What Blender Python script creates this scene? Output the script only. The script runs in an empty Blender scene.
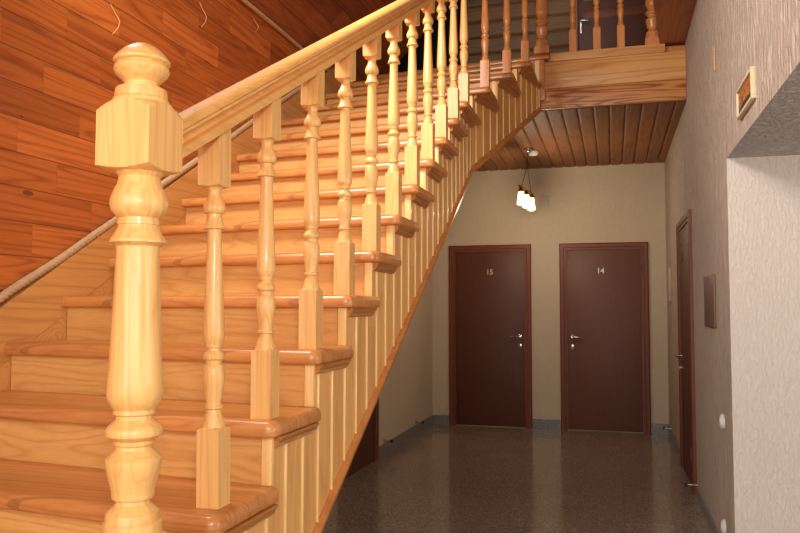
import bpy, bmesh, math, random
from mathutils import Vector, Matrix
random.seed(4)
SC = bpy.context.scene
COL = SC.collection
PI = math.pi

# ------------------------------------------------------------------ objects
def tag(o, label=None, cat=None, group=None, kind=None):
    if label: o['label'] = label
    if cat: o['category'] = cat
    if group: o['group'] = group
    if kind: o['kind'] = kind
    return o

def empty(name, loc=(0, 0, 0), rz=0.0, parent=None):
    o = bpy.data.objects.new(name, None)
    COL.objects.link(o)
    o.location = loc
    o.rotation_euler = (0, 0, rz)
    o.empty_display_size = .1
    if parent: o.parent = parent
    return o

def obj(name, bm, mat, parent=None, loc=None, rz=0.0, smooth=None):
    bmesh.ops.recalc_face_normals(bm, faces=bm.faces)
    me = bpy.data.meshes.new(name)
    bm.to_mesh(me); bm.free()
    me.materials.append(mat)
    if smooth is not None:
        for p in me.polygons: p.use_smooth = True
        me.set_sharp_from_angle(angle=math.radians(smooth))
    o = bpy.data.objects.new(name, me)
    COL.objects.link(o)
    if parent: o.parent = parent
    if loc: o.location = loc
    o.rotation_euler = (0, 0, rz)
    return o

def rebase(o, p):
    """move a mesh object's origin to p without moving the mesh"""
    o.data.transform(Matrix.Translation(-Vector(p)))
    o.location = Vector(p)
    return o

def add_box(bm, a, b, bev=0.0):
    x0, y0, z0 = a; x1, y1, z1 = b
    vs = [bm.verts.new((x, y, z)) for z in (z0, z1) for x, y in ((x0, y0), (x1, y0), (x1, y1), (x0, y1))]
    fs = [bm.faces.new([vs[i] for i in q]) for q in ((3, 2, 1, 0), (4, 5, 6, 7), (0, 1, 5, 4), (1, 2, 6, 5), (2, 3, 7, 6), (3, 0, 4, 7))]
    if bev:
        es = list({e for f in fs for e in f.edges})
        bmesh.ops.bevel(bm, geom=es, offset=bev, segments=2, affect='EDGES', profile=.5)

def box(name, a, b, mat, parent=None, bev=0.0):
    bm = bmesh.new(); add_box(bm, a, b, bev)
    return obj(name, bm, mat, parent, smooth=40 if bev else None)

def add_prism(bm, pts, d, closed=True):
    """polygon pts (3D) swept by vector d"""
    d = Vector(d)
    A = [bm.verts.new(p) for p in pts]
    B = [bm.verts.new(Vector(p) + d) for p in pts]
    n = len(pts)
    for i in range(n):
        bm.faces.new((A[i], A[(i + 1) % n], B[(i + 1) % n], B[i]))
    if closed:
        bm.faces.new(A[::-1]); bm.faces.new(B)

def prism(name, pts, d, mat, parent=None):
    bm = bmesh.new(); add_prism(bm, pts, d)
    return obj(name, bm, mat, parent)

def add_tube(bm, pts, r, n=8, caps=True):
    pts = [Vector(p) for p in pts]
    rings = []
    up = None
    for i, p in enumerate(pts):
        t = (pts[min(i + 1, len(pts) - 1)] - pts[max(i - 1, 0)]).normalized()
        if up is None:
            up = t.orthogonal().normalized()
        up = (up - t * up.dot(t)).normalized()
        s = t.cross(up)
        rr = r[i] if isinstance(r, (list, tuple)) else r
        rings.append([bm.verts.new(p + (up * math.cos(a) + s * math.sin(a)) * rr) for a in [2 * PI * k / n for k in range(n)]])
    for a, b in zip(rings, rings[1:]):
        for k in range(n):
            bm.faces.new((a[k], a[(k + 1) % n], b[(k + 1) % n], b[k]))
    if caps:
        bm.faces.new(rings[0][::-1]); bm.faces.new(rings[-1])

def add_lathe(bm, prof, c=(0, 0, 0), n=32, axis='Z'):
    """prof: list of (h, r) along the axis"""
    rings = []
    for h, r in prof:
        ring = []
        for k in range(n):
            a = 2 * PI * k / n
            x, y = r * math.cos(a), r * math.sin(a)
            v = {'Z': (x, y, h), 'Y': (x, h, y), 'X': (h, x, y)}[axis]
            ring.append(bm.verts.new(Vector(v) + Vector(c)))
        rings.append(ring)
    for a, b in zip(rings, rings[1:]):
        for k in range(n):
            bm.faces.new((a[k], a[(k + 1) % n], b[(k + 1) % n], b[k]))
    bm.faces.new(rings[0][::-1]); bm.faces.new(rings[-1])

def turned(prof, n=40):
    """turned post with square blocks: prof = (z, r, half) where the section is min(circle r, square half)"""
    bm = bmesh.new(); rings = []
    for z, r, hw in prof:
        ring = []
        for k in range(n):
            a = 2 * PI * k / n
            q = r
            if hw: q = min(r, hw / max(abs(math.cos(a)), abs(math.sin(a))))
            q = max(q, .0006)
            ring.append(bm.verts.new((q * math.cos(a), q * math.sin(a), z)))
        rings.append(ring)
    for a, b in zip(rings, rings[1:]):
        for k in range(n):
            bm.faces.new((a[k], a[(k + 1) % n], b[(k + 1) % n], b[k]))
    bm.faces.new(rings[0][::-1]); bm.faces.new(rings[-1])
    return bm

# ------------------------------------------------------------------ materials
def srgb(c):
    return tuple(((v / 255) / 12.92 if v / 255 <= .04045 else ((v / 255 + .055) / 1.055) ** 2.4) for v in c) + (1,)

class N:
    def __init__(self, name):
        self.m = bpy.data.materials.new(name); self.m.use_nodes = True
        self.t = self.m.node_tree; self.b = self.t.nodes['Principled BSDF']
    def n(self, ty, **kw):
        x = self.t.nodes.new('ShaderNode' + ty)
        for k, v in kw.items():
            if k in x.inputs.keys(): x.inputs[k].default_value = v
            else: setattr(x, k, v)
        return x
    def l(self, a, b): self.t.links.new(a, b)
    def math(self, op, a, b=None, clamp=False):
        x = self.t.nodes.new('ShaderNodeMath'); x.operation = op; x.use_clamp = clamp
        for i, v in enumerate((a, b)):
            if v is None: continue
            if isinstance(v, (int, float)): x.inputs[i].default_value = v
            else: self.l(v, x.inputs[i])
        return x.outputs[0]
    def mix(self, f, a, b, ty='MIX'):
        x = self.t.nodes.new('ShaderNodeMix'); x.data_type = 'RGBA'; x.blend_type = ty
        for i, v in ((0, f), (6, a), (7, b)):
            if isinstance(v, (int, float, tuple)): x.inputs[i].default_value = v
            else: self.l(v, x.inputs[i])
        return x.outputs[2]
    def ramp(self, f, stops):
        x = self.t.nodes.new('ShaderNodeValToRGB')
        el = x.color_ramp.elements
        while len(el) < len(stops): el.new(.5)
        for e, (p, c) in zip(el, stops):
            e.position = p; e.color = c if len(c) == 4 else tuple(c) + (1,)
        self.l(f, x.inputs[0]); return x.outputs[0]

def plain(name, c, rough=.5, metal=0, spec=.5):
    k = N(name)
    k.b.inputs['Base Color'].default_value = srgb(c)
    nz = k.n('TexNoise', Scale=14.0, Detail=4.0)
    tc = k.n('TexCoord'); k.l(tc.outputs['Object'], nz.inputs['Vector'])
    cc = srgb(c)
    dk = tuple(v * .86 for v in cc[:3]) + (1,)
    k.l(k.mix(nz.outputs['Fac'], dk, tuple(min(1, v * 1.1) for v in cc[:3]) + (1,)), k.b.inputs['Base Color'])
    k.b.inputs['Roughness'].default_value = rough
    k.b.inputs['Metallic'].default_value = metal
    k.b.inputs['Specular IOR Level'].default_value = spec
    return k.m

def wood(name, light, dark, axis='Y', across='Z', plank=0.0, seg=.6, var=.0, rough=.3, ring=1.0, rnd=True, knots=False, groove=True, tint=None, coat=0.0, gscale=1.0, seam=.5):
    k = N(name)
    tc = k.n('TexCoord')
    sep = k.n('SeparateXYZ'); k.l(tc.outputs['Object'], sep.inputs[0])
    S = {'X': sep.outputs[0], 'Y': sep.outputs[1], 'Z': sep.outputs[2]}
    third = [a for a in 'XYZ' if a not in (axis, across)][0]
    al, ac, th = S[axis], S[across], S[third]
    val = None
    if rnd:
        oi = k.n('ObjectInfo')
        r = k.math('MULTIPLY', oi.outputs['Random'], 7.3)
        al = k.math('ADD', al, r); th = k.math('ADD', th, k.math('MULTIPLY', oi.outputs['Random'], 3.1))
    gr = None
    if plank:
        row = k.math('FLOOR', k.math('DIVIDE', ac, plank))
        fr = k.math('FRACT', k.math('DIVIDE', ac, plank))
        al2 = k.math('DIVIDE', k.math('ADD', al, k.math('MULTIPLY', row, seg * .387)), seg)
        col = k.math('FLOOR', al2)
        fc = k.math('FRACT', al2)
        cb = k.n('CombineXYZ'); k.l(row, cb.inputs[0]); k.l(col, cb.inputs[1])
        wn = k.n('TexWhiteNoise', noise_dimensions='3D'); k.l(cb.outputs[0], wn.inputs['Vector'])
        val = wn.outputs['Value']
        al = k.math('ADD', al, k.math('MULTIPLY', val, 11.0))
        th = k.math('ADD', th, k.math('MULTIPLY', val, 5.0))
        if groove:
            e = k.math('ABSOLUTE', k.math('SUBTRACT', fr, .5))
            gr = k.math('GREATER_THAN', e, .5 - .0022 / plank)
            e2 = k.math('GREATER_THAN', k.math('ABSOLUTE', k.math('SUBTRACT', fc, .5)), .5 - .0009 / seg)
            g2 = k.math('MAXIMUM', gr, k.math('MULTIPLY', e2, .5))
    cv = k.n('CombineXYZ')
    k.l(k.math('MULTIPLY', al, .42 * gscale), cv.inputs[0]); k.l(k.math('MULTIPLY', ac, 7 * gscale), cv.inputs[1]); k.l(k.math('MULTIPLY', th, 7 * gscale), cv.inputs[2])
    n1 = k.n('TexNoise', Scale=1.0, Detail=2.0, Roughness=.45); k.l(cv.outputs[0], n1.inputs['Vector'])
    ringv = k.math('PINGPONG', k.math('MULTIPLY', n1.outputs['Fac'], 26.0), 1.0)
    ringv = k.math('POWER', ringv, 2.6)
    cf = k.n('CombineXYZ')
    k.l(k.math('MULTIPLY', al, 6), cf.inputs[0]); k.l(k.math('MULTIPLY', ac, 160), cf.inputs[1]); k.l(k.math('MULTIPLY', th, 160), cf.inputs[2])
    n2 = k.n('TexNoise', Scale=1.0, Detail=3.0, Roughness=.6); k.l(cf.outputs[0], n2.inputs['Vector'])
    f = k.math('ADD', k.math('MULTIPLY', ringv, .8 * ring), k.math('MULTIPLY', k.math('SUBTRACT', n2.outputs['Fac'], .32), .8), clamp=True)
    c = k.mix(f, srgb(light), srgb(dark))
    if val is not None and var:
        sh = k.math('ADD', k.math('MULTIPLY', val, var), 1 - var / 2)
        cc = k.n('CombineColor'); k.l(sh, cc.inputs[0])
        k.l(k.math('POWER', sh, 1.25), cc.inputs[1]); k.l(k.math('POWER', sh, 1.5), cc.inputs[2])
        c = k.mix(1.0, c, cc.outputs[0], 'MULTIPLY')
    if knots:
        kv = k.n('CombineXYZ')
        k.l(k.math('MULTIPLY', al, 2.2), kv.inputs[0]); k.l(k.math('MULTIPLY', ac, 6.5), kv.inputs[1]); k.l(k.math('MULTIPLY', th, 1), kv.inputs[2])
        vo = k.n('TexVoronoi', Scale=1.0); k.l(kv.outputs[0], vo.inputs['Vector'])
        kn = k.math('LESS_THAN', vo.outputs['Distance'], .07)
        k2 = k.math('MULTIPLY', kn, k.math('GREATER_THAN', vo.outputs['Color'], .45))
        c = k.mix(k.math('MULTIPLY', k2, .75), c, srgb((70, 30, 14)))
    if gr is not None:
        c = k.mix(k.math('MULTIPLY', g2, seam), c, srgb((50, 22, 10)))
    k.l(c, k.b.inputs['Base Color'])
    k.l(k.math('ADD', k.math('MULTIPLY', n2.outputs['Fac'], .12), rough), k.b.inputs['Roughness'])
    bp = k.n('Bump', Strength=.12, Distance=.002)
    hgt = k.math('MULTIPLY', f, -1)
    if gr is not None: hgt = k.math('SUBTRACT', hgt, k.math('MULTIPLY', g2, 3))
    k.l(hgt, bp.inputs['Height']); k.l(bp.outputs[0], k.b.inputs['Normal'])
    if coat:
        k.b.inputs['Coat Weight'].default_value = coat; k.b.inputs['Coat Roughness'].default_value = .12
    return k.m

def plaster(name, c, strength=.6, stretch=(90, 90, 16), c2=None, dist=.004, sc=1.0, rough=.85):
    k = N(name)
    tc = k.n('TexCoord'); mp = k.n('Mapping'); mp.inputs['Scale'].default_value = stretch
    k.l(tc.outputs['Object'], mp.inputs['Vector'])
    n1 = k.n('TexNoise', Scale=sc, Detail=4.0, Roughness=.6, Distortion=.6); k.l(mp.outputs[0], n1.inputs['Vector'])
    r = k.ramp(n1.outputs['Fac'], [(.38, (0, 0, 0)), (.6, (1, 1, 1))])
    bp = k.n('Bump', Strength=strength, Distance=dist); k.l(r, bp.inputs['Height']); k.l(bp.outputs[0], k.b.inputs['Normal'])
    n3 = k.n('TexNoise', Scale=1.3, Detail=3.0); k.l(tc.outputs['Object'], n3.inputs['Vector'])
    a = srgb(c); b = srgb(c2) if c2 else tuple(v * .8 for v in a[:3]) + (1,)
    cc = k.mix(n1.outputs['Fac'], b, a)
    k.l(k.mix(k.math('MULTIPLY', n3.outputs['Fac'], .18), cc, tuple(v * .7 for v in a[:3]) + (1,)), k.b.inputs['Base Color'])
    k.b.inputs['Roughness'].default_value = rough
    k.b.inputs['Specular IOR Level'].default_value = .25
    return k.m

def granite(name, base, hi, lo, tile=0.0, rough=.12, spk=420.0):
    k = N(name)
    tc = k.n('TexCoord')
    vo = k.n('TexVoronoi', Scale=spk); k.l(tc.outputs['Object'], vo.inputs['Vector'])
    nz = k.n('TexNoise', Scale=190.0, Detail=5.0, Roughness=.75); k.l(tc.outputs['Object'], nz.inputs['Vector'])
    sp = k.n('SeparateColor'); k.l(vo.outputs['Color'], sp.inputs[0])
    f = k.math('ADD', k.math('MULTIPLY', sp.outputs[0], .5), k.math('MULTIPLY', nz.outputs['Fac'], .5))
    c = k.ramp(f, [(.25, srgb(lo)), (.48, srgb(base)), (.62, srgb(base)), (.8, srgb(hi))])
    if tile:
        s = k.n('SeparateXYZ'); k.l(tc.outputs['Object'], s.inputs[0])
        gx = k.math('FRACT', k.math('DIVIDE', k.math('ADD', s.outputs[0], 20.04), tile)); gy = k.math('FRACT', k.math('DIVIDE', k.math('ADD', s.outputs[1], 20.1), tile))
        ix = k.math('FLOOR', k.math('DIVIDE', k.math('ADD', s.outputs[0], 20.04), tile)); iy = k.math('FLOOR', k.math('DIVIDE', k.math('ADD', s.outputs[1], 20.1), tile))
        cb = k.n('CombineXYZ'); k.l(ix, cb.inputs[0]); k.l(iy, cb.inputs[1])
        wn = k.n('TexWhiteNoise', noise_dimensions='3D'); k.l(cb.outputs[0], wn.inputs['Vector'])
        c = k.mix(k.math('MULTIPLY', wn.outputs['Value'], .12), c, srgb(lo))
        e = k.math('MAXIMUM', k.math('ABSOLUTE', k.math('SUBTRACT', gx, .5)), k.math('ABSOLUTE', k.math('SUBTRACT', gy, .5)))
        g = k.math('GREATER_THAN', e, .5 - .002 / tile)
        c = k.mix(k.math('MULTIPLY', g, .35), c, srgb((50, 42, 36)))
    k.l(c, k.b.inputs['Base Color'])
    k.b.inputs['Roughness'].default_value = rough
    k.b.inputs['Specular IOR Level'].default_value = .6
    return k.m

def emit(name, c, s):
    k = N(name)
    k.b.inputs['Base Color'].default_value = srgb(c)
    k.b.inputs['Emission Color'].default_value = srgb(c)
    k.b.inputs['Emission Strength'].default_value = s
    return k.m

M = {}
M['post'] = wood('pale_turned_wood', (242, 188, 114), (212, 144, 74), 'Z', 'X', rough=.34, ring=.5, coat=.2, gscale=1.7)
M['rail'] = wood('rail_wood', (238, 178, 102), (206, 134, 64), 'Y', 'Z', rough=.34, ring=.4, coat=.12)
M['tread'] = wood('tread_wood', (208, 138, 74), (164, 92, 40), 'X', 'Y', plank=.09, seg=1.4, var=.22, rough=.28, ring=.5, coat=.2, seam=.3)
M['riser'] = wood('riser_wood', (224, 168, 98), (192, 128, 64), 'X', 'Z', rough=.36, ring=.6, coat=.1)
M['panel'] = wood('side_panel_wood', (234, 176, 106), (204, 138, 72), 'Z', 'Y', plank=.118, seg=4, var=.18, rough=.38, ring=.6, coat=.1, groove=False)
M['strip'] = wood('strip_wood', (248, 206, 136), (230, 172, 100), 'Z', 'Y', rough=.34, ring=.4, coat=.1)
M['edge'] = wood('edge_trim_wood', (206, 132, 62), (170, 92, 38), 'Y', 'X', rough=.26, ring=.6, coat=.3)
M['mould'] = wood('moulding_wood', (190, 122, 62), (146, 78, 34), 'Y', 'X', rough=.28, ring=.6, coat=.3)
M['skirt'] = wood('skirt_wood', (222, 164, 94), (188, 124, 60), 'Y', 'Z', rough=.36, ring=.7, coat=.1, gscale=.8)
M['wall'] = wood('orange_wall_boards', (200, 110, 46), (136, 62, 24), 'Y', 'Z', plank=.128, seg=.55, var=.5, rough=.36, ring=.75, rnd=False, knots=True, coat=.08, seam=.7)
M['slope'] = wood('sloped_boards', (158, 84, 42), (112, 50, 22), 'Y', 'X', plank=.092, seg=.5, var=.5, rough=.4, ring=.6, rnd=False, coat=.05, seam=.7)
M['ceil'] = wood('brown_ceiling_boards', (150, 96, 54), (100, 58, 30), 'Y', 'X', plank=.125, seg=9, var=.3, rough=.6, ring=.6, rnd=False, knots=True, groove=True, seam=.8)
M['log'] = wood('dark_log_wood', (136, 94, 54), (84, 54, 30), 'X', 'Z', plank=.19, seg=5, var=.5, rough=.5, ring=.6, rnd=False, groove=False)
M['fascia'] = wood('fascia_wood', (226, 166, 98), (196, 128, 66), 'X', 'Z', rough=.42, ring=1.0, gscale=.8, coat=.05)
M['fascia2'] = wood('fascia_red_wood', (214, 146, 82), (150, 80, 36), 'X', 'Z', rough=.42, ring=1.6, gscale=1.4, coat=.05)
M['soff'] = wood('reddish_beam_wood', (168, 92, 50), (128, 60, 28), 'Y', 'X', rough=.35, ring=.8, coat=.15)
M['door'] = wood('brown_door_laminate', (98, 52, 32), (78, 40, 24), 'Z', 'X', rough=.45, ring=.3, rnd=False)
M['doorred'] = wood('reddish_door_laminate', (118, 74, 60), (102, 60, 48), 'Z', 'X', rough=.45, ring=.3, rnd=False)
M['frame'] = wood('door_frame_laminate', (126, 62, 36), (100, 44, 24), 'Z', 'X', rough=.42, ring=.4, rnd=False)
M['plR'] = plaster('bark_plaster', (240, 222, 204), 1.0, (48, 48, 10), c2=(170, 144, 124), dist=.012)
M['plB'] = plaster('beige_plaster', (222, 206, 182), .35, (60, 60, 18), c2=(204, 186, 160), dist=.004)
M['plN'] = plaster('pale_recess_plaster', (216, 204, 194), .8, (75, 75, 26), c2=(206, 190, 176), dist=.004)
M['plS'] = plaster('grey_soffit_plaster', (228, 222, 216), 1.0, (34, 34, 34), c2=(190, 184, 178), dist=.014)
M['dark'] = plain('unlit_hall_wall', (30, 24, 20), .8)  # near-black colour paints in the darkness of the unlit upper hall
M['floor'] = granite('polished_brown_granite', (156, 135, 118), (226, 208, 190), (72, 60, 51), tile=.3, rough=.12, spk=230.0)
M['skirting'] = granite('grey_granite', (132, 130, 130), (190, 190, 190), (72, 72, 76), rough=.3, spk=200.0)
M['chrome'] = plain('chrome', (210, 205, 200), .18, 1.0)
M['brass'] = plain('aged_brass', (150, 104, 48), .3, 1.0)
M['white'] = plain('white_plastic', (228, 224, 216), .35)
M['offw'] = plain('cream_plastic', (196, 180, 156), .5)
M['black'] = plain('black_cord', (40, 34, 28), .6)
M['plaque'] = plain('brown_metal_plaque', (120, 88, 78), .5)
M['ropem'] = plain('hemp_rope', (196, 158, 116), .9)
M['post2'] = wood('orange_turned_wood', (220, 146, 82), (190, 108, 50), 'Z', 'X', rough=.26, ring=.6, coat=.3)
M['wire'] = plain('pale_wire', (206, 140, 80), .5)
M['lampglass'] = emit('glowing_glass', (255, 214, 140), 4.5)
M['numeral'] = plain('pale_numeral', (226, 206, 160), .3)
M['numeralw'] = plain('white_numeral', (250, 246, 236), .3)

# ------------------------------------------------------------------ measures
H = 1.3414                       # eye height
XR, XW, XC = .572, -2.12, -2.038  # right wall, wooden wall, corridor left wall
YB, YL = 8.737, 6.161            # back wall, landing edge
ZC, ZL = 2.962, 3.39             # corridor ceiling, landing floor
RISE, RUN, Y1, Z1 = .1698, .2842, 1.5965, .8786
SK = .1115
KY_ = 4.82
XS = lambda Y: -.911 + .0227 * (Y - 1.596)
STX = -.865                      # outer face of the panelled side
KY, KX = 4.82, -.865             # where the side turns
EX, EY = -.541, 6.142

# ------------------------------------------------------------------ setting
def struct(o): o['kind'] = 'structure'; return o
struct(box('floor', (-2.6, -2.0, -.06), (4.0, YB + .1, 0), M['floor']))
# back wall and the plaster walls
struct(box('wall_back', (XC - .3, YB, 0), (XR + .3, YB + .12, ZC + .02), M['plB']))
bm = bmesh.new()
pr = [(4.146, 0), (YB, 0), (YB, 5.9), (-2, 5.9), (-2, 2.111), (4.146, 2.111)]
add_prism(bm, [(XR, y, z) for y, z in pr], (.12, 0, 0))
wr = struct(obj('wall_right', bm, M['plR']))
wr.data.materials.append(M['plN']); wr.data.materials.append(M['plS'])
for p in wr.data.polygons:
    c = p.center
    if abs(p.normal.y) > .9 and abs(c.y - 4.146) < .01: p.material_index = 1
    if abs(p.normal.z) > .9 and abs(c.z - 2.111) < .01: p.material_index = 2
struct(box('wall_recess', (XR + .12, 4.146, 0), (4.0, 4.266, 2.111), M['plN']))
struct(box('ceiling_recess', (XR + .12, -2, 2.111), (4.0, 4.266, 2.2), M['plS']))
struct(box('wall_far_side', (4.0, -2, 0), (4.1, 4.266, 2.2), M['plN']))
wb = lambda y: 2.224 + (y - 4.806) * .590 - .03
struct(prism('wall_corridor_left', [(XC - .08, 2.6, 0), (XC - .08, YB, 0), (XC - .08, YB, ZC), (XC - .08, 6.2, ZC), (XC - .08, 6.0, 2.80), (XC - .08, KY_, 2.17), (XC - .08, 2.6, wb(2.6))], (.08, 0, 0), M['plB']))
# left wooden wall
struct(box('wall_left', (XW - .1, -2.0, 0), (XW, 6.45, 3.2), M['wall']))
bm = bmesh.new()
sl = 1.05
add_prism(bm, [(XW - .1, -2, 3.2), (XW + .0, -2, 3.2), (XW + 2.6, -2, 3.2 + 2.6 * sl), (XW + 2.6, -2, 3.3 + 2.6 * sl), (XW - .1, -2, 3.3)], (0, 8.4, 0))
struct(obj('ceiling_sloped', bm, M['slope']))
struct(box('ceiling_upper', (XW + 2.5, -2, 5.85), (XR + .2, 11.1, 5.95), M['slope']))

# corridor ceiling: long boards with rounded faces, running towards the back wall
def boards(w, depth, a0, a1, steps=14):
    pts = []; n = int(math.ceil((a1 - a0) / w))
    for i in range(n):
        for j in range(steps):
            t = j / steps
            pts.append((a0 + (i + t) * w, depth * math.sqrt(max(0, 1 - (2 * t - 1) ** 6)) if 0 < j else 0))
    pts.append((a0 + n * w, 0))
    return [p for p in pts if p[0] <= a1 + 1e-6]
bm = bmesh.new()
pp = boards(.125, .014, XC - .1 + .013, XR)
cp = [(x, 5.0 if False else YL + .03, ZC - d) for x, d in pp]
cp += [(pp[-1][0], YL + .03, ZC + .05), (pp[0][0], YL + .03, ZC + .05)]
add_prism(bm, cp, (0, YB - YL - .03, 0))
struct(obj('ceiling', bm, M['ceil'], smooth=50))
# floor of the landing and its front
bm = bmesh.new()
lx = -.50
add_prism(bm, [(XW, YL + SK * (lx - XW) - .05, ZC + .06), (lx, YL - .05, ZC + .06), (lx, YL + .012, ZC + .06), (XR, YL + .012, ZC + .06), (XR, YB, ZC + .06), (XW, YB, ZC + .06)], (0, 0, ZL - ZC - .06))
struct(obj('floor_landing', bm, M['tread']))
struct(box('floor_landing_hall', (-3.6, 6.46, ZC + .06), (XW, 11.0, ZL), M['tread']))
struct(box('floor_landing_back', (XW, YB, ZC + .06), (XR + .1, 11.0, ZL), M['tread']))
lf = empty('trim_1', (0, YL, ZC)); struct(lf)
def lbox(name, a, b, mat, bev=.004):
    o = box(name, a, b, mat, None, bev); o.data.transform(Matrix.Translation((0, -YL, -ZC))); o.parent = lf
    return o
lbox('fascia_board', (EX + .002, YL - .022, ZC + .155), (XR - .001, YL + .008, ZL - .055), M['fascia'])['label'] = 'pale yellow upper fascia board'
lbox('fascia_board', (EX + .002, YL - .022, ZC - .012), (XR - .001, YL + .008, ZC + .154), M['fascia2'])['label'] = 'lower fascia board with dark red grain'
lbox('cap_board', (-.47, YL - .035, ZL - .055), (XR - .15, YL + .05, ZL + .012), M['fascia'])

# wooden soffit strip at the right end of the landing
struct(prism('trim_2', [(.395, YL + .10, ZL + .014), (XR - .001, YL + .10, ZL + .014), (XR - .001, 3.6, ZL + .014), (.12, 3.6, ZL + .014)], (0, 0, .05), M['soff']))

# upper hall seen through the railing
bm = bmesh.new()
pz = boards(.19, .022, ZL, 5.85)
cp = [(-1.64, YB - d, z) for z, d in pz] + [(-1.64, YB + .1, pz[-1][0]), (-1.64, YB + .1, ZL)]
add_prism(bm, cp, (XR + 1.64, 0, 0))
struct(obj('wall_upper', bm, M['log'], smooth=50))
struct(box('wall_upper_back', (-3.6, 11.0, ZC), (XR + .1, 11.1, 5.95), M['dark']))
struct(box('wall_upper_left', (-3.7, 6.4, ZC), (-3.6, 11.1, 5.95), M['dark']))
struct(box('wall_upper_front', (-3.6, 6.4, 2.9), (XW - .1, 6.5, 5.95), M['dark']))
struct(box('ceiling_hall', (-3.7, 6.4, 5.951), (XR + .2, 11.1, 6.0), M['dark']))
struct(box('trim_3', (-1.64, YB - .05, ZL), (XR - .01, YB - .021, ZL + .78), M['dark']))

# baseboards
struct(box('baseboard_back', (XC + .012, YB - .012, 0), (-1.836, YB, .108), M['skirting']))
struct(box('baseboard_back', (-.884, YB - .012, 0), (-.570, YB, .108), M['skirting']))
struct(box('baseboard_back', (.389, YB - .012, 0), (XR - .012, YB, .108), M['skirting']))
struct(box('baseboard_left', (XC, 6.54, 0), (XC + .012, YB, .108), M['skirting']))
struct(box('baseboard_right', (XR - .012, 7.03, 0), (XR, YB, .108), M['skirting']))
struct(box('baseboard_right', (XR - .012, 4.15, 0), (XR, 5.935, .07), M['skirting']))

# ------------------------------------------------------------------ doors
def textmesh(name, s, size, depth, mat, parent):
    cu = bpy.data.curves.new(name + '_curve', 'FONT'); cu.body = s; cu.size = size; cu.extrude = depth; cu.offset = size * .02
    cu.align_x = 'CENTER'; cu.align_y = 'CENTER'
    t = bpy.data.objects.new(name + '_tmp', cu); COL.objects.link(t)
    dg = bpy.context.evaluated_depsgraph_get()
    me = bpy.data.meshes.new_from_object(t.evaluated_get(dg)); bpy.data.objects.remove(t)
    me.transform(Matrix.Rotation(PI / 2, 4, 'X'))
    me.materials.clear(); me.materials.append(mat)
    o = bpy.data.objects.new(name, me); COL.objects.link(o); o.parent = parent
    return o

def door(name, loc, rz, W, leafm, num, hinge, hz=1.0, nx=0.0, nummat='chrome', plate=None):
    """local frame: x along the wall, -y into the room; hinge = -1 or +1 the hinge side"""
    root = empty(name, loc, rz); struct(root)
    w = W / 2; Hh = 2.08; fw = .075
    bm = bmesh.new()
    # casing: stepped section swept up, across and down
    sec = [(0, 0), (0, -.022), (.012, -.028), (.046, -.028), (.052, -.02), (fw, -.02), (fw, 0)]
    ring = []
    for corner in ((-w, 0, 1, 0), (-w, Hh, 1, -1), (w, Hh, -1, -1), (w, 0, -1, 0)):
        cx, cz, sx, sz = corner
        ring.append([bm.verts.new((cx + sx * a, d, cz + (sz * a if sz else 0))) for a, d in sec])
    for a, b in zip(ring, ring[1:]):
        for i in range(len(sec) - 1):
            bm.faces.new((a[i], a[i + 1], b[i + 1], b[i]))
        bm.faces.new((a[-1], a[0], b[0], b[-1]))
    bm.faces.new(ring[0]); bm.faces.new(ring[-1])
    obj('door_frame', bm, M['frame'], root)
    lw = w - fw - .003
    bm = bmesh.new(); add_box(bm, (-lw, -.012, .008), (lw, -.001, Hh - fw - .003), .002)
    leaf = obj('door_leaf', bm, leafm, root, smooth=40)
    bm = bmesh.new(); add_box(bm, (-lw, -.022, .0), (lw, -.0125, .012)); 
    hx = -hinge * (lw - .055)
    bm = bmesh.new()
    add_lathe(bm, [(-.012, .024), (-.018, .024), (-.021, .018)], (hx, 0, hz), 20, 'Y')
    add_lathe(bm, [(-.02, .009), (-.055, .009)], (hx, 0, hz), 12, 'Y')
    add_tube(bm, [(hx - hinge * .008, -.055, hz), (hx + hinge * .03, -.058, hz + .003), (hx + hinge * .075, -.056, hz + .002), (hx + hinge * .115, -.05, hz - .006)], [.009, .010, .008, .006], 10)
    obj('door_handle', bm, M['chrome'], leaf, smooth=40)
    bm = bmesh.new()
    add_lathe(bm, [(-.012, .022), (-.018, .022), (-.02, .016)], (hx, 0, hz - .1), 20, 'Y')
    add_box(bm, (hx - .004, -.034, hz - .108), (hx + .004, -.019, hz - .092))
    obj('lock_cover', bm, M['chrome'], leaf, smooth=40)
    bm = bmesh.new(); add_lathe(bm, [(-.033, .012), (-.036, .012)], (hx, 0, hz - .128), 14, 'Y'); add_box(bm, (hx - .0015, -.034, hz - .118), (hx + .0015, -.031, hz - .098))
    obj('key', bm, M['brass'], leaf)
    for zz in (.28, 1.78):
        bm = bmesh.new(); add_tube(bm, [(hinge * (lw - .004), -.026, zz - .045), (hinge * (lw - .004), -.026, zz + .045)], .0065, 10)
        add_box(bm, (hinge * (lw - .004) - .004, -.026, zz - .04), (hinge * (lw - .004) + .004, -.012, zz + .04))
        obj('hinge', bm, M['frame'] if False else M['plaque'], leaf, smooth=40)
    if num:
        t = textmesh('door_number', num, .085, .003, M[nummat], leaf); t.location = (nx, -.0155, 1.765)
        t['label'] = 'small shiny number ' + num
    return root

door('door_1', ((-1.836 - .884) / 2, YB, 0), 0, .952, M['door'], '15', -1, 1.03, 0, 'numeral')
door('door_2', ((-.570 + .389) / 2, YB, 0), 0, .955, M['doorred'], '14', 1, 1.03, -.03, 'numeralw')
door('door_3', (XR, 6.478, 0), PI / 2 * 3, 1.08, M['door'], '13', 1, .95, -.12, 'brass')
door('door_4', (XC, 6.04, 0), PI / 2, .98, M['door'], None, 1, 1.03)
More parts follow.
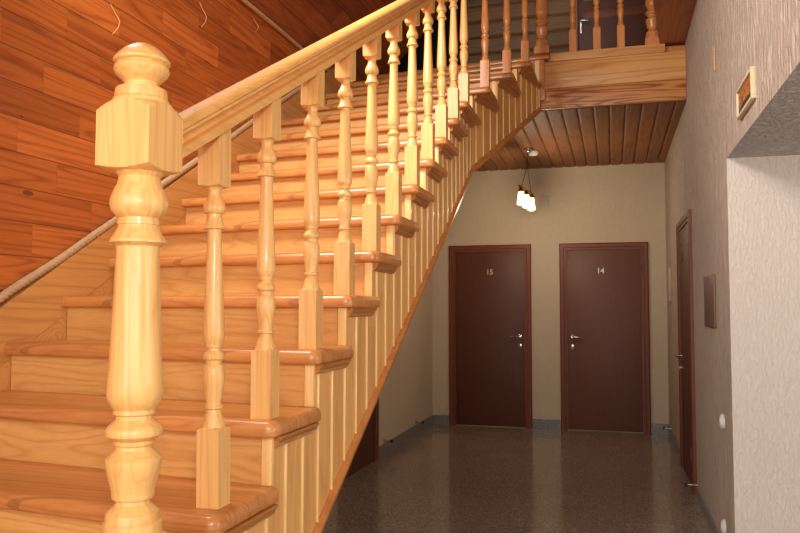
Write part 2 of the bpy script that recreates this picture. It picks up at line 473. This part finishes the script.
# dark door of the upper hall
u = empty('door_5', (.03, YB - .052, ZL)); struct(u)
box('door_leaf', (-.36, -.02, .0), (.46, 0, 1.98), M['door'], u, .003)
bm = bmesh.new(); add_box(bm, (-.45, -.045, 0), (-.365, 0, 2.06)); add_box(bm, (.465, -.045, 0), (.53, 0, 2.06)); add_box(bm, (-.365, -.045, 1.985), (.465, 0, 2.06))
obj('door_frame', bm, M['soff'], u)
bm = bmesh.new()
for zz in (.70, 1.22, 1.42): add_box(bm, (-.3, -.026, zz), (.4, -.0205, zz + .1), .004)
obj('door_moulding', bm, M['frame'], u, smooth=40)
bm = bmesh.new()
add_box(bm, (-.337, -.03, 1.06), (-.313, -.0205, 1.24), .004)
add_tube(bm, [(-.325, -.03, 1.19), (-.325, -.07, 1.19), (-.30, -.075, 1.19), (-.24, -.07, 1.185)], .007, 8)
obj('door_handle', bm, M['chrome'], u, smooth=40)

# ------------------------------------------------------------------ staircase
st = empty('staircase', (STX, Y1, 0))
tag(st, 'wooden staircase with orange treads and a panelled side rising beside the left wall', 'staircase')
OFF = Matrix.Translation((-STX, -Y1, 0))
def part(name, bm, mat, parent=st, smooth=None, label=None):
    o = obj(name, bm, mat, None, smooth=smooth)
    o.data.transform(OFF if parent else Matrix())
    o.parent = parent
    if label: o['label'] = label
    return o

def arc_outline(xl, xr, yf, yb, r, d, skew, yl_back):
    """outline of a tread with inset d on the front and the right side"""
    pts = []
    yfl = lambda x: yf + skew * (xr - x) + d
    X = xr - d; rr = max(r - d, .002)
    pts.append((xl, yfl(xl)))
    y0 = yfl(X)
    cx, cy = X - rr, y0 + rr
    for i in range(7):
        a = -PI / 2 + (PI / 2) * i / 6
        pts.append((cx + rr * math.cos(a), cy + rr * math.sin(a) + (skew * rr * (1 - i / 6.0))))
    pts.append((X, yb)); pts.append((xl, yl_back))
    return pts

def make_tread(xl, xr, yf, yb, ztop, th, skew=SK, r=.035, extra=0):
    bm = bmesh.new()
    levels = [(0, .006), (.003, .002), (.008, 0), (.022, 0), (.030, .0015), (.037, .005), (.042, .010), (.045, .017)]
    rings = []
    for z, d in levels:
        rings.append([bm.verts.new((x, y, ztop - th + z * th / .045)) for x, y in arc_outline(xl, xr, yf, yb, r, d, skew, yb + skew * (xr - xl))])
    n = len(rings[0])
    for a, b in zip(rings, rings[1:]):
        for i in range(n): bm.faces.new((a[i], a[(i + 1) % n], b[(i + 1) % n], b[i]))
    bm.faces.new(rings[0][::-1]); bm.faces.new(rings[-1])
    return bm

# (side riser y, top z, right edge x) of every tread; k<0 are the lowest steps
TR = []
low = (Z1 - RISE) / 4
for k in range(-4, 0):
    TR.append((k, Y1 + k * RUN - .031, (Z1 - RISE) - (-1 - k) * low, -.835))
for k in range(0, 11): TR.append((k, Y1 + k * RUN - .031, Z1 + k * RISE, -.845 + .0042 * k))
Z10 = Z1 + 10 * RISE; UR = (ZL - Z10) / 4
for k, y, x in ((11, 4.835, -.735), (12, 5.225, -.635), (13, 5.635, -.55)): TR.append((k, y, Z10 + (k - 10) * UR, x))
TR.append((14, YL - .04, ZL, -.452))
TH = .042
def side_x(y):
    return STX if y <= KY else KX + (EX - KX) * (y - KY) / (EY - KY)
zprev = 0
for i, (k, ry, zt, xr) in enumerate(TR):
    # riser: face at ry on the right side, farther back towards the wall
    skew = SK
    rx = side_x(ry) - .003
    bm = bmesh.new()
    zb = zprev
    pts = [(XW + .035, ry + skew * (xr - XW - .035)), (rx, ry + skew * (xr - rx)), (rx, ry + skew * (xr - rx) + .02), (XW + .035, ry + skew * (xr - XW - .035) + .02)]
    add_prism(bm, [(x, y, zb) for x, y in pts], (0, 0, zt - TH - zb - (.0005)))
    part('riser', bm, M['riser'])
    # corner strip
    bm = bmesh.new()
    ys = ry + skew * (xr - rx)
    add_box(bm, (rx - .024, ys - .006, zb + .0005), (rx + .0045, ys + .012, zt - TH - .001), .0015)
    if k >= 0: part('corner_strip', bm, M['strip'], smooth=40)
    else: bm.free()
    if k < 14:
        yn = TR[i + 1][1]
        yend = yn + .006
        t = part('tread', make_tread(XW + .035, xr, ry - .036, yend, zt, TH), M['tread'], smooth=35)
        # the tread carries on under the next riser
        # moulding under the side of the tread
        bm = bmesh.new()
        sx0 = side_x(ry + .03); sx1 = side_x(yend)
        o_ = .024
        a0 = (sx0 + .0005, ry + .012); a1 = (sx1 + .0005, yend - .015)
        if k == 10: a1 = (STX + .0005, KY - .02)
        dx, dy = a1[0] - a0[0], a1[1] - a0[1]; L = math.hypot(dx, dy); nx, ny = dy / L, -dx / L
        if ny < 0 or True:
            sec = [(0, 0), (o_, 0), (o_, -.007), (o_ - .006, -.012), (o_ - .008, -.02), (o_ - .016, -.027), (.004, -.032), (0, -.032)]
            A = [(a0[0] + nx * s, a0[1] + ny * s, zt - TH - .0005 + h_) for s, h_ in sec]
            add_prism(bm, A, (dx, dy, 0))
            m = obj('side_moulding', bm, M['mould'], None); m.data.transform(OFF); m.parent = t
    else:
        # nosing of the landing above the last riser
        part('landing_nosing', make_tread(XW + .0, xr, ry - .036, ry + .03, zt, TH), M['tread'], smooth=35)
    zprev = zt

# panelled side
def bot(y):
    if y <= KY: return 2.224 + (y - 4.806) * .590
    return 2.232 + (y - KY) * (2.948 - 2.232) / (EY - KY)
Yb0 = 4.806 - 2.224 / .590
brk = []
def top(y):
    z = None
    for k, ry, zt, xr in TR:
        if y >= ry - .0001 + SK * .03: z = zt - TH
    return z if z is not None else .02
ys = []
y = Yb0 + .02
segs = []
g0 = 1.937 - .118 * 12
ev = set()
for j in range(60):
    gy = g0 + .118 * j
    for d in (-.009, -.003, .003, .009): ev.add(round(gy + d, 4))
for k, ry, zt, xr in TR: ev.add(round(ry + SK * .03, 4))
ev |= {KY, EY, round(Yb0 + .02, 4)}
ev = sorted(e for e in ev if Yb0 + .02 - 1e-6 <= e <= EY + 1e-6)
def depth_at(y):
    gy = (y - g0) % .118
    gy = min(gy, .118 - gy)
    if gy < .0035: return .009
    if gy < .0085: return .009 * (.009 - gy) / .0055
    return 0
def ppos(y, inset):
    x = side_x(y)
    if y <= KY: return (x - inset, y)
    L = math.hypot(EX - KX, EY - KY); nx, ny = (EY - KY) / L, -(EX - KX) / L
    return (x - nx * inset, y - ny * inset)
bm = bmesh.new()
for a, b in zip(ev, ev[1:]):
    if b - a < 1e-5: continue
    mid = (a + b) / 2
    zt = top(mid)
    za, zb_ = bot(a), bot(b)
    if zt <= min(za, zb_): continue
    zt_a = max(zt, za); zt_b = max(zt, zb_)
    pa, pb = ppos(a, depth_at(a)), ppos(b, depth_at(b)); qa, qb = ppos(a, .03), ppos(b, .03)
    v = [bm.verts.new(c) for c in ((*pa, za), (*pb, zb_), (*pb, zt_b), (*pa, zt_a), (*qa, za), (*qb, zb_), (*qb, zt_b), (*qa, zt_a))]
    bm.faces.new((v[0], v[1], v[2], v[3])); bm.faces.new((v[7], v[6], v[5], v[4]))
    bm.faces.new((v[4], v[5], v[1], v[0])); bm.faces.new((v[3], v[2], v[6], v[7]))
me_side = part('side_panel', bm, M['panel'])
# raised paler beads paint in the light caught by the board joints
for a in (0,):
    bm = bmesh.new()
    for j in range(60):
        gy = g0 + .118 * j
        if gy < Yb0 + .1 or gy > EY - .02: continue
        zt = min(top(gy - .004), top(gy + .004)); z0 = bot(gy) 
        if zt - z0 < .03: continue
        p = ppos(gy + .004, .0045)
        L = math.hypot(EX - KX, EY - KY)
        add_box(bm, (p[0] - .004, p[1] - .006, z0), (p[0] + .0095, p[1] + .004, zt - .001), .002)
    part('joint_glint', bm, M['strip'], smooth=40)
# edging along the bottom of the panelled side
bm = bmesh.new()
path = [(STX, Yb0 + .02), (KX, KY), (EX, EY)]
sec = [(.012, -.012), (.014, .006), (.010, .014), (.012, .02), (.006, .03), (-.001, .032), (-.034, .032), (-.036, -.012)]
rings = []
for i, (x, y) in enumerate(path):
    inset_dirs = []
    z = bot(y)
    if i == 2: nx, ny = (EY - KY) / 1.361, -(EX - KX) / 1.361
    elif i == 1: nx, ny = .993, -.12
    else: nx, ny = 1, 0
    rings.append([bm.verts.new((x + nx * s, y + ny * s, z + h_)) for s, h_ in sec])
for a, b in zip(rings, rings[1:]):
    for i in range(len(sec)): bm.faces.new((a[i], a[(i + 1) % len(sec)], b[(i + 1) % len(sec)], b[i]))
bm.faces.new(rings[0][::-1]); bm.faces.new(rings[-1])
part('edge_trim', bm, M['edge'])
# boarded underside
bm = bmesh.new()
pts = [(XC + .002, Yb0 + .05), (STX - .04, Yb0 + .05), (STX - .04, KY), (EX - .06, EY - .01), (XC + .002, EY - .01), (XC + .002, KY)]
und = []
def pl(q, dz): return (q[0], q[1], bot(q[1]) + dz)
for quad in ((pts[0], pts[1], pts[2], pts[5]), (pts[5], pts[2], pts[3], pts[4])):
    A = [bm.verts.new(pl(q, .005)) for q in quad]; B = [bm.verts.new(pl(q, .025)) for q in quad]
    bm.faces.new(A[::-1]); bm.faces.new(B)
    for i in range(4): bm.faces.new((A[i], A[(i + 1) % 4], B[(i + 1) % 4], B[i]))
part('underside_board', bm, M['ceil'])
# end post where the side meets the landing front
bm = bmesh.new(); add_box(bm, (EX - .035, EY - .035, ZC - .012), (EX + .001, EY + .018, ZL - TH - .002), .003)
part('corner_post', bm, M['strip'], smooth=40)

# skirt board up the wooden wall (two boards) 
sk = lambda y: 1.3785 + (y - 2.248) * .5727           # rope line on the wall
bm = bmesh.new()
ya, yb = .2, 5.9
add_prism(bm, [(XW + .001, ya, sk(ya) - .02), (XW + .001, yb, sk(yb) - .02), (XW + .001, yb, sk(yb) - .23), (XW + .001, ya, sk(ya) - .23)], (.033, 0, 0))
part('skirt_board', bm, M['skirt'])
bm = bmesh.new()
add_prism(bm, [(XW + .001, ya, sk(ya) - .232), (XW + .001, yb, sk(yb) - .232), (XW + .001, yb, sk(yb) - .9), (XW + .001, 1.5, .01), (XW + .001, ya, .01)], (.031, 0, 0))
part('skirt_board', bm, M['riser'], label='lower skirt board behind the tread ends')

# ------------------------------------------------------------------ ropes
def rope(p0, p1, r, name, label, sag=.006, bend=None):
    p0, p1 = Vector(p0), Vector(p1); L = (p1 - p0).length
    t = (p1 - p0).normalized(); a = Vector((1, 0, 0)); b = t.cross(a).normalized()
    bm = bmesh.new(); n = int(L / .008)
    for s in range(3):
        pts = []
        for i in range(n + 1):
            u = i / n; c = p0.lerp(p1, u) + b * (math.sin(u * L * 5.0) * sag + math.sin(u * L * 13.0) * sag * .35)
            ph = u * L * 2 * PI / .07 + s * 2 * PI / 3
            pts.append(c + (a * math.cos(ph) + b * math.sin(ph)) * r * .48)
        add_tube(bm, pts, r * .56, 6)
    o = obj(name, bm, M['ropem'], smooth=60)
    rebase(o, p0)
    return tag(o, label, 'rope', 'ropes along the wooden wall')
rope((XW + .018, .3, sk(.3)), (XW + .018, 5.85, sk(5.85)), .0165, 'rope', 'twisted hemp rope lying along the top of the stair skirt board')
rope((XW + .022, -1.5, 3.175), (XW + .022, 6.2, 3.185), .014, 'rope', 'twisted grey rope covering the joint between wooden wall and sloped ceiling', .002)

# ------------------------------------------------------------------ balustrade
rl = empty('stair_railing', (-.912, 1.305, Z1 - RISE))
tag(rl, 'pale turned wooden balustrade with a moulded handrail climbing the staircase', 'railing')
def rpart(name, bm, mat, root, loc, smooth=35):
    o = obj(name, bm, mat, None, smooth=smooth if smooth != 35 else 28)
    o.parent = root
    o.location = Vector(loc) - root.location
    return o

BAL = [(.765, .0200), (.761, .0172), (.753, .0152), (.745, .0160), (.736, .0192), (.728, .0234), (.720, .0262), (.713, .0270), (.706, .0258), (.701, .0225), (.699, .0172), (.691, .0170), (.690, .0188), (.684, .0192), (.678, .0212), (.670, .0244), (.664, .0266), (.6625, .0262), (.661, .0178), (.652, .0165), (.602, .0181), (.528, .0209), (.471, .0235), (.431, .0251), (.400, .0256), (.391, .0246), (.383, .0208), (.380, .0194), (.373, .0194), (.369, .0165), (.365, .017), (.358, .0227), (.351, .0258), (.345, .0251), (.339, .0194), (.332, .0189), (.327, .0224), (.318, .0246), (.304, .026), (.289, .0257), (.266, .0222), (.239, .0177), (.233, .0184), (.231, .0212), (.225, .0212), (.222, .0165), (.214, .0180), (.205, .0212), (.195, .0240), (.186, .0262), (.180, .0278)]
HW = .0285
def baluster(ztop, cut=0.0, lift=.004):
    """square foot, turned shaft, square head cut to the slope of the rail"""
    p = [(0, .06, HW), (.1745 + lift, .06, HW), (.175 + lift, .0403, HW), (.1768 + lift, .0365, HW), (.178 + lift, .0325, HW), (.179 + lift, .0290, HW)]
    p += [(.184 + (z - .184) * .972 + lift, r, 0) for z, r in BAL[::-1]]
    z0 = .184 + .581 * .972 + lift
    p += [(z0 + .001, .022, HW), (z0 + .0015, .029, HW), (z0 + .0025, .0325, HW), (z0 + .0035, .0365, HW), (z0 + .005, .0403, HW), (z0 + .0052, .06, HW), (ztop, .06, HW)]
    bm = turned(p, 56)
    if cut:
        for v in bm.verts:
            if v.co.z > ztop - 1e-5: v.co.z += v.co.y * cut
    return bm
rail_b = lambda y: 1.658 + .553 * (y - 1.414)
for k in range(11):
    yb_ = Y1 + RUN * k + .0285 + {0: .006, 1: -.018}.get(k, 0)
    xb = XS(yb_)
    zb = Z1 + RISE * k
    o = rpart('baluster', baluster(rail_b(yb_) - zb - .004, .553), M['post'], rl, (xb, yb_, zb))
    o.rotation_euler.y = {0: -.012, 1: -.004}.get(k, 0)
UB = [(11, -.78, 4.865), (12, -.694, 5.300), (13, -.611, 5.715)]
TURN = (XS(4.58), 4.58); NEW2 = (-.519, 6.125)
zt1 = rail_b(4.58); zt2 = ZL + .80
def rail_u(y): return zt1 + (zt2 - zt1) * (y - TURN[1]) / (NEW2[1] - TURN[1])
for k, x, y in UB:
    z = Z10 + (k - 10) * UR
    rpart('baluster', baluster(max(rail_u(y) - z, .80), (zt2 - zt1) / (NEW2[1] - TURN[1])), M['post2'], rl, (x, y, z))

SEC = [(.030, -.006), (.034, -.003), (.034, .021), (.031, .023), (.020, .025), (.0165, .031), (.0165, .041), (.020, .049), (.033, .051), (.036, .055), (.036, .063), (.032, .0645), (.032, .0665), (.036, .068), (.0355, .076), (.031, .083), (.022, .088), (.010, .0905)]
SEC = SEC + [(-x, z) for x, z in SEC[::-1]]
SEC = [(x, z * .89 if z > 0 else z) for x, z in SEC]
def sweep_rail(path, miter=True):
    bm = bmesh.new(); rings = []
    for i, p in enumerate(path):
        p = Vector(p)
        ds = []
        if i > 0: d = p - Vector(path[i - 1]); ds.append(Vector((d.x, d.y)).normalized())
        if i < len(path) - 1: d = Vector(path[i + 1]) - p; ds.append(Vector((d.x, d.y)).normalized())
        d = sum(ds, Vector((0, 0))).normalized(); nrm = Vector((d.y, -d.x)); f = 1 / max(.5, d.dot(ds[0]))
        rings.append([bm.verts.new((p.x + nrm.x * s * f, p.y + nrm.y * s * f, p.z + h_)) for s, h_ in SEC])
    n = len(SEC)
    for a, b in zip(rings, rings[1:]):
        for i in range(n): bm.faces.new((a[i], a[(i + 1) % n], b[(i + 1) % n], b[i]))
    bm.faces.new(rings[0][::-1]); bm.faces.new(rings[-1])
    return bm
NX, NY = -.902, 1.305
NW = .059
bm = sweep_rail([(XS(NY + NW), NY + NW - .001, rail_b(NY + NW)), (TURN[0], TURN[1], zt1), (NEW2[0] - .012, NEW2[1] - .061, rail_u(NEW2[1] - .061))])
rpart('handrail', bm, M['rail'], rl, (0, 0, 0), 30)

NEWL = [(1.631, .0478), (1.601, .0411), (1.587, .0438), (1.571, .0518), (1.557, .0567), (1.545, .0577), (1.533, .0547), (1.523, .0457), (1.519, .0401), (1.514, .0401), (1.513, .0423), (1.506, .0423), (1.505, .0405), (1.499, .0415), (1.495, .0437), (1.485, .0496), (1.475, .0563), (1.47, .0559), (1.467, .0496), (1.463, .044), (1.455, .0428), (1.407, .0441), (1.356, .0466), (1.299, .0489), (1.24, .0517), (1.201, .0546), (1.178, .0557), (1.164, .0529), (1.153, .047), (1.145, .0411), (1.142, .0417), (1.137, .0417), (1.134, .0364), (1.127, .0368), (1.122, .0411), (1.114, .0509), (1.108, .0552), (1.102, .0561), (1.096, .0551), (1.091, .0489), (1.086, .0397), (1.079, .0391), (1.075, .0352), (1.069, .0363), (1.062, .043), (1.054, .0517), (1.05, .0552), (1.044, .055), (1.027, .0522), (1.008, .0471), (.992, .0429), (.988, .0419), (.983, .0419), (.976, .0409), (.973, .0331), (.965, .0341), (.956, .0428), (.948, .0515), (.941, .0531), (.933, .0533), (.930, .0567), (.918, .0575), (.906, .0582)]
FIN = [(1.746, .0593), (1.752, .0593), (1.756, .0571), (1.758, .0545), (1.765, .0541), (1.773, .0533), (1.777, .0521), (1.780, .0401), (1.781, .0373), (1.784, .0373), (1.786, .0351), (1.790, .0351), (1.799, .0441), (1.807, .0532), (1.815, .0574), (1.822, .0562), (1.8265, .0505), (1.828, .0505), (1.830, .0565), (1.832, .0585), (1.836, .0585), (1.839, .0560), (1.847, .0500), (1.856, .0405), (1.864, .0290), (1.870, .0165), (1.8735, 0)]
def newel(root, loc, foot, mat='post'):
    """loc = foot point; foot = height of the square foot below the turning"""
    z0 = .906 - foot
    p = [(0, .12, NW), (foot - .022, .12, NW), (foot - .018, .078, NW), (foot - .01, .068, NW), (foot - .003, .061, NW)]
    p += [(z - z0, r * .965, 0) for z, r in NEWL[::-1]]
    b0 = 1.609 - z0
    q = [(b0 + .0005, .047, NW), (b0 + .003, .0595, NW), (b0 + .005, .067, NW), (b0 + .007, .074, NW), (b0 + .0095, .0835, NW), (b0 + .010, .12, NW)]
    p = [a for a in p if a[0] < b0 - .004] + q
    top_ = 1.746 - z0
    p += [(top_ - .0202, .12, NW), (top_ - .020, .0835, NW), (top_ - .014, .078, NW), (top_ - .007, .070, NW), (top_, .0605, NW)]
    post = rpart('newel_post', turned(p, 96), M[mat], root, loc)
    bm = turned([(z - z0, r * .94, 0) for z, r in FIN], 48)
    f = obj('finial', bm, M[mat], post, smooth=35)
    return post
newel(rl, (NX, NY, Z1 - RISE), .906 - (Z1 - RISE))['label'] = 'thick newel post at the foot of the rail, block head and rounded finial'

# railing of the landing
lr = empty('landing_railing', (NEW2[0], YL + .03, ZL))
tag(lr, 'wooden balustrade standing on the edge of the upper landing', 'railing')
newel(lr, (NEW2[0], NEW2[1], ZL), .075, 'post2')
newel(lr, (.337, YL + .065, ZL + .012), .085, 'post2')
for x in (-.277, -.09, .094):
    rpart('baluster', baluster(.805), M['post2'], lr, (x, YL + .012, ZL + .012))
bm = sweep_rail([(NEW2[0] + NW, YL + .012, ZL + .817), (.337 - NW, YL + .03, ZL + .817)])
rpart('handrail', bm, M['rail'], lr, (0, 0, 0), 30)

# ------------------------------------------------------------------ pendant lamp
lp = empty('pendant_lamp', (-.795, 7.62, ZC))
tag(lp, 'brass pendant lamp with glowing glass shades hanging under the boarded ceiling', 'lamp')
def lpart(name, bm, mat, parent=lp, smooth=40):
    return obj(name, bm, mat, parent, smooth=smooth)
bm = bmesh.new(); add_lathe(bm, [(-.02, .045), (-.035, .042), (-.055, .02), (-.06, .008)], (0, 0, 0), 24)
lpart('canopy', bm, M['chrome'])
bz = -.46; ang = math.atan2(.62, .075); dx, dy = math.cos(ang), math.sin(ang)
oy = -.18
bm = bmesh.new(); add_tube(bm, [(0, 0, -.05), (0, oy * .4, -.20)], .003, 6)
for s in (-1, 1): add_tube(bm, [(0, oy * .4, -.20), (dx * .2 * s, oy + dy * .2 * s, bz + .01)], .003, 6)
lpart('cord', bm, M['black'])
bm = bmesh.new()
add_tube(bm, [(dx * -.29, oy + dy * -.29, bz), (dx * .29, oy + dy * .29, bz)], .011, 8)
for s in (-.22, 0, .22): add_lathe(bm, [(bz - .045, .03), (bz - .03, .03), (bz - .01, .014), (bz, .01)], (dx * s, oy + dy * s, 0), 16)
lpart('lamp_bar', bm, M['brass'])
for s in (-.22, 0, .22):
    bm = bmesh.new(); add_lathe(bm, [(bz - .175, .026), (bz - .165, .040), (bz - .14, .038), (bz - .10, .031), (bz - .06, .028), (bz - .046, .022)], (dx * s, oy + dy * s, 0), 20)
    lpart('lamp_shade', bm, M['lampglass'])
bm = bmesh.new(); add_lathe(bm, [(0, .05), (-.022, .05), (-.036, .042), (-.042, .02)], (0, 0, 0), 24)
o = obj('smoke_detector', bm, M['white'], smooth=40); o.location = (-.755, 7.75, ZC - .018)
tag(o, 'small round white detector on the boarded ceiling beside the lamp', 'detector')

# ------------------------------------------------------------------ small things on the walls
def wallbox(name, x0, x1, y0, y1, z0, z1, mat, label, cat, group=None, bev=.004):
    o = box(name, (x0, y0, z0), (x1, y1, z1), mat, None, bev); rebase(o, ((x0 + x1) / 2, (y0 + y1) / 2, z0))
    return tag(o, label, cat, group)
wallbox('brown_plaque', XR - .012, XR, 4.68, 5.16, 1.236, 1.545, M['plaque'], 'dark brown rectangular plaque on the right wall between door and corner', 'plaque')
wallbox('wall_box', XR - .02, XR, 8.06, 8.30, 1.42, 1.76, M['offw'], 'tall cream box on the right wall close to the back corner', 'wall box')  # plain cream box, purpose unknown
wallbox('vent_cover', -.779, -.679, YB - .008, YB, 2.46, 2.64, M['offw'], 'beige square cover on the back wall above door 15, beside the lamp', 'cover')
o = wallbox('wooden_chip', XR - .008, XR, 4.49, 4.52, 2.67, 2.81, M['fascia'], 'small upright chip of wood stuck on the right wall above the sign', 'wood chip')
# framed sign on the right wall
pf = empty('framed_sign', (XR, 3.49, 2.195))
tag(pf, 'small framed brown sign on the right wall above the recess opening', 'sign')
bm = bmesh.new()
for a, b in (((-.02, -.19, 0), (0, .19, .012)), ((-.02, -.19, .118), (0, .19, .13)), ((-.02, -.19, .012), (0, -.174, .118)), ((-.02, .174, .012), (0, .19, .118))):
    add_box(bm, a, b, .002)
M['signframe'] = plain('pale_sign_frame', (226, 204, 168), .5)
obj('sign_frame', bm, M['signframe'], pf, smooth=40)
k = N('sign_picture')
tc = k.n('TexCoord'); mp = k.n('Mapping'); mp.inputs['Scale'].default_value = (1, 34, 60); k.l(tc.outputs['Object'], mp.inputs[0])
nz = k.n('TexNoise', Scale=1.0, Detail=2.0); k.l(mp.outputs[0], nz.inputs['Vector'])
sp = k.n('SeparateXYZ'); k.l(tc.outputs['Object'], sp.inputs[0])
c = k.ramp(nz.outputs['Fac'], [(.38, srgb((64, 30, 12))), (.48, srgb((176, 96, 40))), (.56, srgb((214, 150, 84))), (.64, srgb((120, 60, 24)))])
c = k.mix(k.math('LESS_THAN', sp.outputs[2], .045), c, srgb((48, 60, 22)))
k.l(c, k.b.inputs['Base Color']); k.b.inputs['Roughness'].default_value = .4
bm = bmesh.new(); add_box(bm, (-.012, -.1735, .0125), (-.001, .1735, .1175))
obj('sign_picture', bm, k.m, pf)

def socket(y, z, label):
    r = empty('wall_socket', (XR, y, z)); tag(r, label, 'socket', 'white sockets on the right wall')
    bm = bmesh.new(); add_lathe(bm, [(-.0005, .042), (-.010, .042), (-.018, .034)], (0, 0, 0), 28, 'X'); obj('socket_plate', bm, M['white'], r, smooth=40)
    bm = bmesh.new(); add_lathe(bm, [(-.0181, .026), (-.022, .024), (-.023, .018)], (0, 0, 0), 24, 'X'); obj('socket_face', bm, M['white'], r, smooth=40)
socket(4.46, .735, 'upper round white socket near the corner of the right wall')
socket(4.50, .165, 'lower round white socket just above the floor near the corner of the right wall')

def stop(p, d, label):
    r = empty('door_stop', p); tag(r, label, 'door stop', 'chrome door stops')
    bm = bmesh.new(); d = Vector(d)
    q0 = Vector((0, 0, 0))
    add_tube(bm, [q0, d * .006, d * .0065, d * .07], [.016, .016, .007, .006], 12)
    obj('stop_rod', bm, M['chrome'], r, smooth=40)
    bm = bmesh.new(); add_tube(bm, [d * .0702, d * .09], .012, 12)
    obj('rubber_tip', bm, M['black'], r, smooth=40)
stop((XC + .0, 6.75, .135), (1, 0, 0), 'chrome door stop on the left wall nearest the dark left door')
stop((XC + .0, 7.93, .135), (1, 0, 0), 'chrome door stop on the left wall nearest the back corner')
stop((XR - .0, 5.89, .085), (-1, 0, 0), 'chrome door stop at the foot of the right wall by the door edge')
stop((XR - .0, 8.30, .125), (-1, 0, 0), 'chrome door stop on the right wall by the back corner')
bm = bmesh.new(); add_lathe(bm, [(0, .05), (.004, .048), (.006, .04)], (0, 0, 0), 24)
o = obj('floor_disc', bm, M['chrome'], smooth=40); o.location = (-2.0 + .09, 8.35, 0)  # thin chrome disc for a small pale mark on the floor
tag(o, 'small round shiny disc on the floor in the back left corner', 'floor plate')

def wire(pts, label):
    bm = bmesh.new(); add_tube(bm, pts, .002, 6)
    o = obj('wire_loop', bm, M['wire'], smooth=60); rebase(o, pts[0]); tag(o, label, 'wire', 'wires sticking out of the wooden wall')
def wp(y, z, o=.01): return (XW + o, y, z)
def loop(y, z, s):
    return [wp(y - .02 * s, z + .1 * s), wp(y, z + .06 * s, .02), wp(y + .03 * s, z + .02 * s, .03), wp(y + .02 * s, z - .02 * s, .03), wp(y - .015 * s, z - .07 * s, .02)]
wire(loop(2.83, 2.60, .8), 'thin pale wire above the newel post finial')
wire(loop(3.57, 2.90, .8), 'thin pale wire on the wooden wall above the lower handrail')
wire(loop(4.20, 3.08, .5), 'short pale wire close under the upper rope')

# ------------------------------------------------------------------ camera
cam = bpy.data.cameras.new('camera'); co = bpy.data.objects.new('camera', cam); COL.objects.link(co)
yaw, pit, rol = -.2721, .0557, -.0016
R = Vector((math.cos(yaw), -math.sin(yaw), 0)); F0 = Vector((math.sin(yaw), math.cos(yaw), 0)); Zv = Vector((0, 0, 1))
F = F0 * math.cos(pit) + Zv * math.sin(pit); U = Zv * math.cos(pit) - F0 * math.sin(pit)
I = R * math.cos(rol) - U * math.sin(rol); J = R * math.sin(rol) + U * math.cos(rol)
co.matrix_world = Matrix(((I.x, J.x, -F.x, 0), (I.y, J.y, -F.y, 0), (I.z, J.z, -F.z, H), (0, 0, 0, 1)))
cam.sensor_width = 36; cam.lens = 760.1 / 800 * 36; cam.clip_start = .05
SC.camera = co

# ------------------------------------------------------------------ light
def area(name, loc, target, size, power, col):
    l = bpy.data.lights.new(name, 'AREA'); l.shape = 'RECTANGLE'; l.size, l.size_y = size; l.energy = power; l.color = col
    o = bpy.data.objects.new(name, l); COL.objects.link(o); o.location = loc
    o.rotation_euler = (Vector(target) - Vector(loc)).to_track_quat('-Z', 'Y').to_euler()
    return o
area('flash', (.12, -.1, 1.75), (-.3, 4, 1.8), (.2, .14), 17, (1, .97, .92))
area('room_fill', (-.9, -1.9, 2.1), (-.2, 5, 1.3), (2.2, 1.8), 40, (1, .97, .93))  # added broad fill behind the camera, no window there
area('side_fill', (3.2, 1.4, 1.5), (-.9, 2.6, 1.1), (1.8, 1.2), 36, (1, .97, .93))  # added fill from the side corridor for the panelled stair side
rf = area('roof_fill', (-1.68, 2.1, 3.56), (.572, 4.3, 1.8), (.5, 1.0), 70, (1, .96, .9)); rf.data.spread = 2.4  # added unseen fill above the stairs to brighten the right wall
l = bpy.data.lights.new('pendant_bulb', 'POINT'); l.energy = 22; l.color = (1, .82, .6); l.shadow_soft_size = .05
o = bpy.data.objects.new('pendant_bulb', l); COL.objects.link(o); o.location = (-.76, 7.45, 2.28)
w = bpy.data.worlds.new('world'); SC.world = w; w.use_nodes = True
w.node_tree.nodes['Background'].inputs[0].default_value = (1, .95, .88, 1); w.node_tree.nodes['Background'].inputs[1].default_value = 1.6
SC.view_settings.view_transform = 'Standard'; SC.view_settings.look = 'None'; SC.view_settings.gamma = 1
SC.view_settings.use_curve_mapping = False
SC.view_settings.exposure = 0.12
